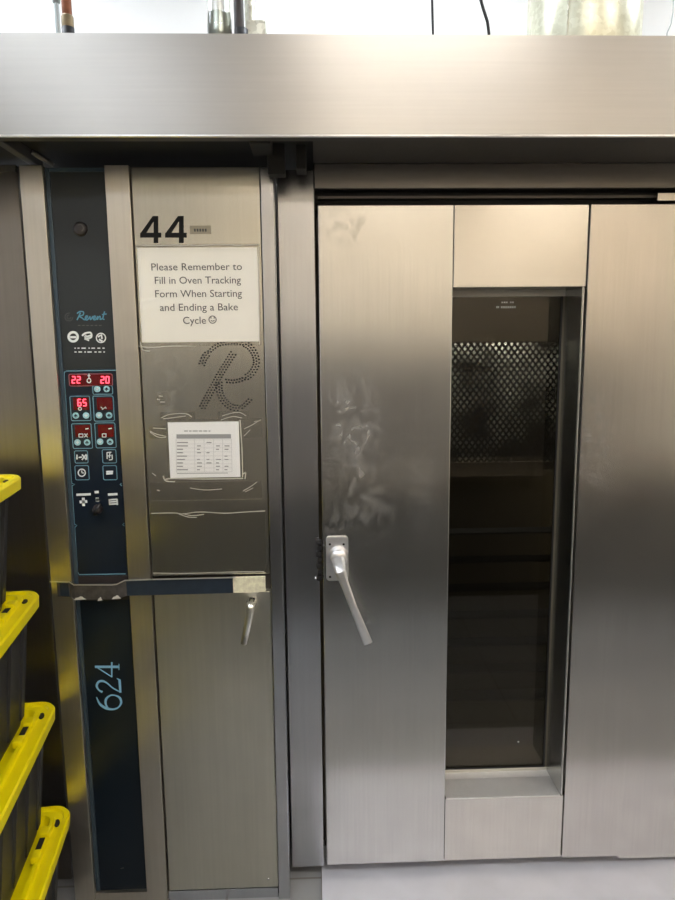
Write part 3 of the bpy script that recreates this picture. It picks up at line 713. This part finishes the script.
# schedule sheet
x0, x1, z0, z1 = rect(169, 422, 239.5, 477.5, YS)
sc = tag(obj('schedule_sheet', B(x0, x1, YS, YS+.001, z0, z1), m_paper2), 'small white sheet with a printed grey table, in a clear sleeve', 'paper')
bm = bmesh.new()
rb(bm, [(176.5,436.5),(231,436.3)], 4.2, YT)
obj('table_header', bm, m_tabink, sc)
bm = bmesh.new()
for x in (176, 194.5, 204, 213.5, 222.5, 231.5): rb(bm, [(x, 439), (x+.5, 472)], .35, YT)
for k in range(9): rb(bm, [(176, 440+k*4.0), (232, 439.8+k*4.0)], .3, YT)
obj('table_grid', bm, m_tabink2, sc)
bm = bmesh.new()
x = 184
for w in (4,2.5,5,3.5,4,2): rb(bm, [(x, 431), (x+w, 431)], 1.0, YT); x += w+1.1
for k in range(9):
    y = 442.5+k*3.4; rb(bm, [(177, y), (177+random.choice((6,8,10,11)), y)], 1.1, YT)
    for x in (197, 206.5, 216, 224.5):
        if random.random() < .62: rb(bm, [(x, y), (x+random.choice((3,4,5)), y)], 1.0, YT)
rb(bm, [(177,473.4),(228,473)], .6, YT)
obj('table_text', bm, m_tabink, sc)
x0, x1, z0, z1 = rect(166, 419, 243, 481.5, YS-.0016)
obj('clear_sleeve', B(x0, x1, YS-.0022, YS-.0016, z0, z1), m_film, sc)
for s in ([(164,480),(172,478.6),(205,479),(243,478.4)], [(163,476),(166,481),(175,481.6)], [(240,420),(242,450),(242.6,477)], [(243,474),(245.5,473),(245,479)]):
    obj('crinkled_edge', rb(bmesh.new(), bez(s), 1.0, YS-.0023), m_crease, sc)

# loose strips of clear tape stuck on the upper panel
def tape(strokes, area, label, w=.6):
    x0, x1, z0, z1 = rect(*area, YU-.0006)
    o = tag(obj('clear_tape', B(x0, x1, YU-.0012, YU-.0004, z0, z1), m_film), label, 'tape', 'clear tape pieces on the panel')
    for s in strokes: obj('crease', rb(bmesh.new(), bez(s), w, YU-.0013), m_crease, o)
tape([[(161,418),(170,414.4),(185,413.6),(192,417)], [(163,419),(180,416.8),(186,416)]], (160,412,195,420.6), 'clear tape piece above the left of the schedule sheet')
tape([[(222,416),(232,413),(240,412.6),(246,416)], [(221,420),(232,416.6),(242,418)]], (218,411,249,420.6), 'clear tape piece above the right of the schedule sheet')
tape([[(150,431),(156,434),(166,436.4)], [(153,428),(166,428.8)], [(150,432),(158,437),(166,437.4)]], (149,426,165.4,439), 'clear tape piece left of the schedule sheet')
tape([[(244,429),(252,425),(261,419.6)], [(254,421.6),(261,420.4)], [(244,436),(250,430)]], (243.6,418,262,438), 'clear tape piece right of the schedule sheet')
tape([[(151,513.4),(175,513),(182,514),(200,512),(225,513.2),(245,512),(265,511)], [(179,514),(188,517),(197,517.5)], [(183,513.6),(192,515.6),(204,514.4)], [(153,573),(190,573.4),(230,572),(264,571.6)]], (150,512,265.6,574), 'wide clear film strip above the bumper bar with creased top edge', .6)
tape([[(243,491),(250,487),(257,482)], [(245,492),(253,488)], [(157,490),(160,491)], [(190,488),(205,490),(222,489)], [(152,473),(156,476)]], (150,482,262,500), 'faint clear film strip below the schedule sheet', .5)
tape([[(159,396),(163,396.4)], [(160,402),(165,402)], [(157,399),(160,400)]], (156,392,170,406), 'small tape scrap left of the perforated letter', .8)

# ------------------------------------------------------------------ hood
hd = thing('exhaust_hood', 'long brushed steel exhaust hood across the top of the ovens', 'hood', (0,-.1,hz0))
bm = bmesh.new()
HX0, HX1 = -2.3, 2.6
box(bm, HX0, HX1, YH, YH+.004, hz0, hz1); box(bm, HX0, HX1, YH+.004, .32, hz1-.004, hz1); box(bm, HX0, HX1, .316, .32, hz0+.045, hz1-.004)
box(bm, HX0, HX0+.004, YH+.004, .316, hz0, hz1-.004); box(bm, HX1-.004, HX1, YH+.004, .316, hz0, hz1-.004)
obj('canopy', bm, m_hood, hd)
obj('lower_lip', B(HX0, HX1, YH+.0045, YH+.035, hz0+.0005, hz0+.004), m_dark_steel, hd)
obj('bright_hem', tube(bmesh.new(), [(HX0, YH, hz0+.002), (HX1, YH, hz0+.002)], .0035, 8), m_barwhite, hd)
ux = X(313, 150, -.1)
obj('soffit', B(ux, HX1-.01, YH+.036, -.001, hz0+.014, hz0+.019), m_dark_steel, hd)
obj('shade_sheet', B(HX0+.01, ux, YH+.036, .31, hz0+.03, hz0+.04), m_shade_black, hd)  # dark sheet added to stand for shade inside the hood's left part
# cross bars running back under the hood
def cross(pxl, w, drop):
    x = X(pxl, 145, YH+.04)
    return B(x, x+w, YH+.036, .0, hz0-drop, hz0+.03, bev=.002)
obj('cross_bar', cross(-6, .022, .0), m_dark_steel, hd)
xx, xw = X(267.5, 160, -.12), X(285, 160, -.12)
obj('hanger_bracket', B(xx, xw, -.13, -.086, Z(275,175,-.12), hz0+.03, bev=.003), m_shade_black, hd)
xx = X(251, 150, -.2); obj('cross_angle', B(xx, xx+.05, YH+.036, -.14, hz0-.004, hz0+.03, bev=.002), m_shade_black, hd)
obj('lamp_bracket', B(X(296,150,-.1), X(306,150,-.1), -.12, -.05, hz0-.03, hz0+.03, bev=.003), m_shade_black, hd)
bm = bmesh.new(); a = at(32,152,-.16); tube(bm, [a, a+Vector((.02,.02,-.012)), a+Vector((.035,.04,-.02))], .006, 8); obj('hook', bm, m_dark_steel, hd)

# ------------------------------------------------------------------ pipes and cables behind the hood
def vert_pipe(name, px, r, Y, mat, label, cat, lean=0., extra=None, ztop=RH-.001):
    c = at(px, 20, Y); z0 = 2.30
    bm = bmesh.new(); tube(bm, [(c.x, Y, z0), (c.x, Y, c.z), (c.x+lean*(ztop-c.z), Y, ztop)], r, 20)
    t = thing(name, label, cat, (c.x, Y, z0)); obj('pipe' if cat != 'cable' else 'cable', bm, mat, t)
    return t, c
t, c = vert_pipe('copper_pipe', 67.5, .0155, .40, m_copper, 'reddish copper pipe with collar rising behind the hood at left', 'pipe')
obj('collar', lathe(bmesh.new(), (c.x, .40, Z(67,24,.40)), [(.0165,-.04),(.019,-.035),(.019,.02),(.0165,.025)], 'z'), plain('tarnished_brass', (.22,.17,.10), .5, .8, noise=.3, nscale=40), t)
obj('base_collar', lathe(bmesh.new(), (c.x, .40, Z(67,30,.40)), [(.0195,-.06),(.0195,.006)], 'z'), m_blackrub, t)
t, c = vert_pipe('grey_conduit', 57.6, .008, .46, m_pvcgrey, 'slim grey conduit directly left of the copper pipe', 'conduit')
obj('coupling', lathe(bmesh.new(), (c.x, .46, Z(57,0,.46)), [(.0085,-.01),(.012,-.008),(.012,.06),(.0085,.062)], 'z'), m_pvcgrey, t)
t, c = vert_pipe('shiny_pipe', 219.5, .0375, .45, plain('bright_tube', (.88,.89,.85), .32, .8), 'wide shiny silver pipe left of the black pipe', 'pipe')
obj('flared_fitting', lathe(bmesh.new(), (c.x, .45, Z(219,30,.45)), [(.0385,-.05),(.0400,.01),(.0385,.04),(.038,.045)], 'z'), m_clearpipe, t)
t, c = vert_pipe('black_pipe', 239, .0155, .38, m_blackpipe, 'black pipe standing right beside the wide shiny pipe', 'pipe')
obj('base_nut', lathe(bmesh.new(), (c.x+.006, .38, Z(239,31,.38)), [(.022,-.06),(.022,.005)], 'z', 6), m_blackrub, t)
t, c = vert_pipe('support_post', 250, .016, .47, m_galv, 'pale galvanised post with a flat foot, right of black pipe', 'post')
x0, x1, z0, z1 = rect(247, 24, 266, 31, .46)
obj('foot_block', B(x0, x1, .43, .52, 2.30, z1, bev=.002), m_galv, t)
# duct
t, c = vert_pipe('exhaust_duct', 583.5, .198, .66, m_duct, 'large round galvanised exhaust duct above the oven door', 'duct')
obj('seam', tube(bmesh.new(), [(c.x+.197*cos(-2.2), .66+.199*sin(-2.2), 2.32), (c.x+.197*cos(-2.2), .66+.199*sin(-2.2), RH-.01)], .003, 6), m_galv, t)
def cable(pts, r, Y, label, mat=m_blackrub):
    w = [at(a, b, Y) for a, b in pts]; w.append(Vector((w[-1].x, Y, 2.30)))
    w.insert(0, w[0]+(w[0]-w[1]).normalized()*.3)
    bm = bmesh.new(); tube(bm, w, r, 8); tag(obj('hanging_cable', bm, mat), label, 'cable')
cable([(432,-5),(432.4,12),(433,34)], .0042, .42, 'straight thin dark cable hanging left of the slanting one')
cable([(478.5,-8),(483,8),(487.5,22),(489,34)], .0052, .42, 'slanting thin dark cable between straight cable and duct')
cable([(673.5,-5),(673,12),(671,24),(667,33)], .002, .35, 'very thin grey wire at the right edge by the duct', m_pvcgrey)

# ------------------------------------------------------------------ storage totes
TW, TL = .50, .74      # width, length toward the viewer
def rr2(w, l, r, n=6, cx=0., cy=0.):
    out = []
    for sx, sy, a0 in ((1,1,0),(-1,1,pi/2),(-1,-1,pi),(1,-1,1.5*pi)):
        for k in range(n+1): a = a0+k*pi/2/n; out.append((cx+sx*(w/2-r)+r*cos(a), cy+sy*(l/2-r)+r*sin(a)))
    return out
def loft(bm, loops, cap0=True, cap1=True):
    rs = [[bm.verts.new((x, y, z)) for x, y in lp] for lp, z in loops]
    for a, b in zip(rs, rs[1:]):
        n = len(a)
        for k in range(n): bm.faces.new((a[k], a[(k+1)%n], b[(k+1)%n], b[k]))
    if cap0: bm.faces.new(rs[0][::-1])
    if cap1: bm.faces.new(rs[-1])
    bmesh.ops.recalc_face_normals(bm, faces=bm.faces[:])
def make_tote(label, loc, rz, h):
    """origin: far right lid corner at the lid's top; box extends to -x and -y"""
    t = thing('storage_tote', label, 'tote', loc, rz, 'stacked black totes with yellow lids')
    cx, cy = -TW/2, -TL/2
    bm = bmesh.new()
    loft(bm, [(rr2(TW-.125, TL-.125, .035, cx=cx, cy=cy), -h-.0), (rr2(TW-.12, TL-.12, .04, cx=cx, cy=cy), -h+.01), (rr2(TW-.07, TL-.07, .045, cx=cx, cy=cy), -.05), (rr2(TW-.03, TL-.03, .045, cx=cx, cy=cy), -.045), (rr2(TW-.03, TL-.03, .045, cx=cx, cy=cy), -.026)])
    # ribs down the long side and the ends
    for i in range(6):
        y = -.11-i*.105
        for k in range(1): 
            v0 = [(-.078+.000, y), (-.078, y+.03)]
            vs_ = [bm.verts.new(p) for p in ((-.063, y, -h+.02), (-.063, y+.035, -h+.02), (-.034, y+.035, -.052), (-.034, y, -.052), (-.055, y+.004, -h+.02), (-.055, y+.031, -h+.02), (-.026, y+.031, -.052), (-.026, y+.004, -.052))]
            for f in ((4,5,6,7),(0,4,7,3),(1,2,6,5),(0,1,5,4),(3,7,6,2)): bm.faces.new([vs_[q_] for q_ in f])
    tub = obj('tub', bm, m_tub, t, local=True)
    # lid: skirt, flat rim with a ridge, sunk middle, notches
    bm = bmesh.new()
    oc = rr2(TW, TL, .055, 8, cx, cy)
    def notch(lp, dx):
        out = []
        for x, y in lp: out.append((x, y))
        return out
    loft(bm, [(rr2(TW-.004, TL-.004, .053, 8, cx, cy), -.034), (oc, -.006), (rr2(TW-.008, TL-.008, .052, 8, cx, cy), 0.0), (rr2(TW-.030, TL-.030, .045, 8, cx, cy), 0.0), (rr2(TW-.036, TL-.036, .044, 8, cx, cy), -.007),
              (rr2(TW-.070, TL-.070, .036, 8, cx, cy), -.007), (rr2(TW-.076, TL-.076, .034, 8, cx, cy), .002), (rr2(TW-.096, TL-.096, .028, 8, cx, cy), .002), (rr2(TW-.112, TL-.112, .02, 8, cx, cy), -.022)])
    lid = obj('lid', bm, m_yellow, t, local=True)
    # padlock slots near the corners and pry pockets along the rim
    for (x, y, a) in ((-.030,-.075,.18),(-.030,-.66,-.18)):
        lp = [(x+(.0075*cos(k*pi/6))*cos(a)-(.017*sin(k*pi/6))*sin(a), y+(.0075*cos(k*pi/6))*sin(a)+(.017*sin(k*pi/6))*cos(a)) for k in range(12)]
        bm = bmesh.new(); loft(bm, [(lp, -.0085), (lp, -.0055)]); obj('lock_slot', bm, m_shade_black, lid, local=True)
    for y0 in (-.19, -.60): obj('rim_pocket', B(-.060, -.044, y0, y0+.05, -.010, .0028, bev=.002), m_shade_black, lid, local=True)
    for y0 in (-.23, -.14, -.55): obj('rim_lug', B(-.061, -.036, y0, y0+.035, -.008, .012, bev=.004), m_yellow, lid, local=True)
    return t
YTT = -.125
tips = [(20.5,483.5),(38.6,601),(54.6,713),(69.4,818)]
labs = ['black storage tote with yellow lid, topmost of the stack', 'black storage tote with yellow lid, second from the top', 'black storage tote with yellow lid, third from the top', 'black storage tote with yellow lid, lowest of the stack']
zs = [Z(a-10, b-8, YTT) for a, b in tips]
for i, (a, b) in enumerate(tips):
    w = at(a, b, YTT)
    hh = (zs[i]-zs[i+1]+.020) if i < 3 else zs[i]
    make_tote(labs[i], (w.x+.004, YTT+.03, zs[i]), R(7.0-[0,0,1.5,3][i]*0), hh)
print('tote z', zs)

# ------------------------------------------------------------------ world and view
W = bpy.data.worlds.new('w'); S.world = W; W.use_nodes = True
W.node_tree.nodes['Background'].inputs[0].default_value = (.8,.85,1,1); W.node_tree.nodes['Background'].inputs[1].default_value = .0
S.view_settings.view_transform = 'Standard'; S.view_settings.look = 'None'; S.view_settings.gamma = 1
S.view_settings.use_curve_mapping = False; S.view_settings.exposure = .0
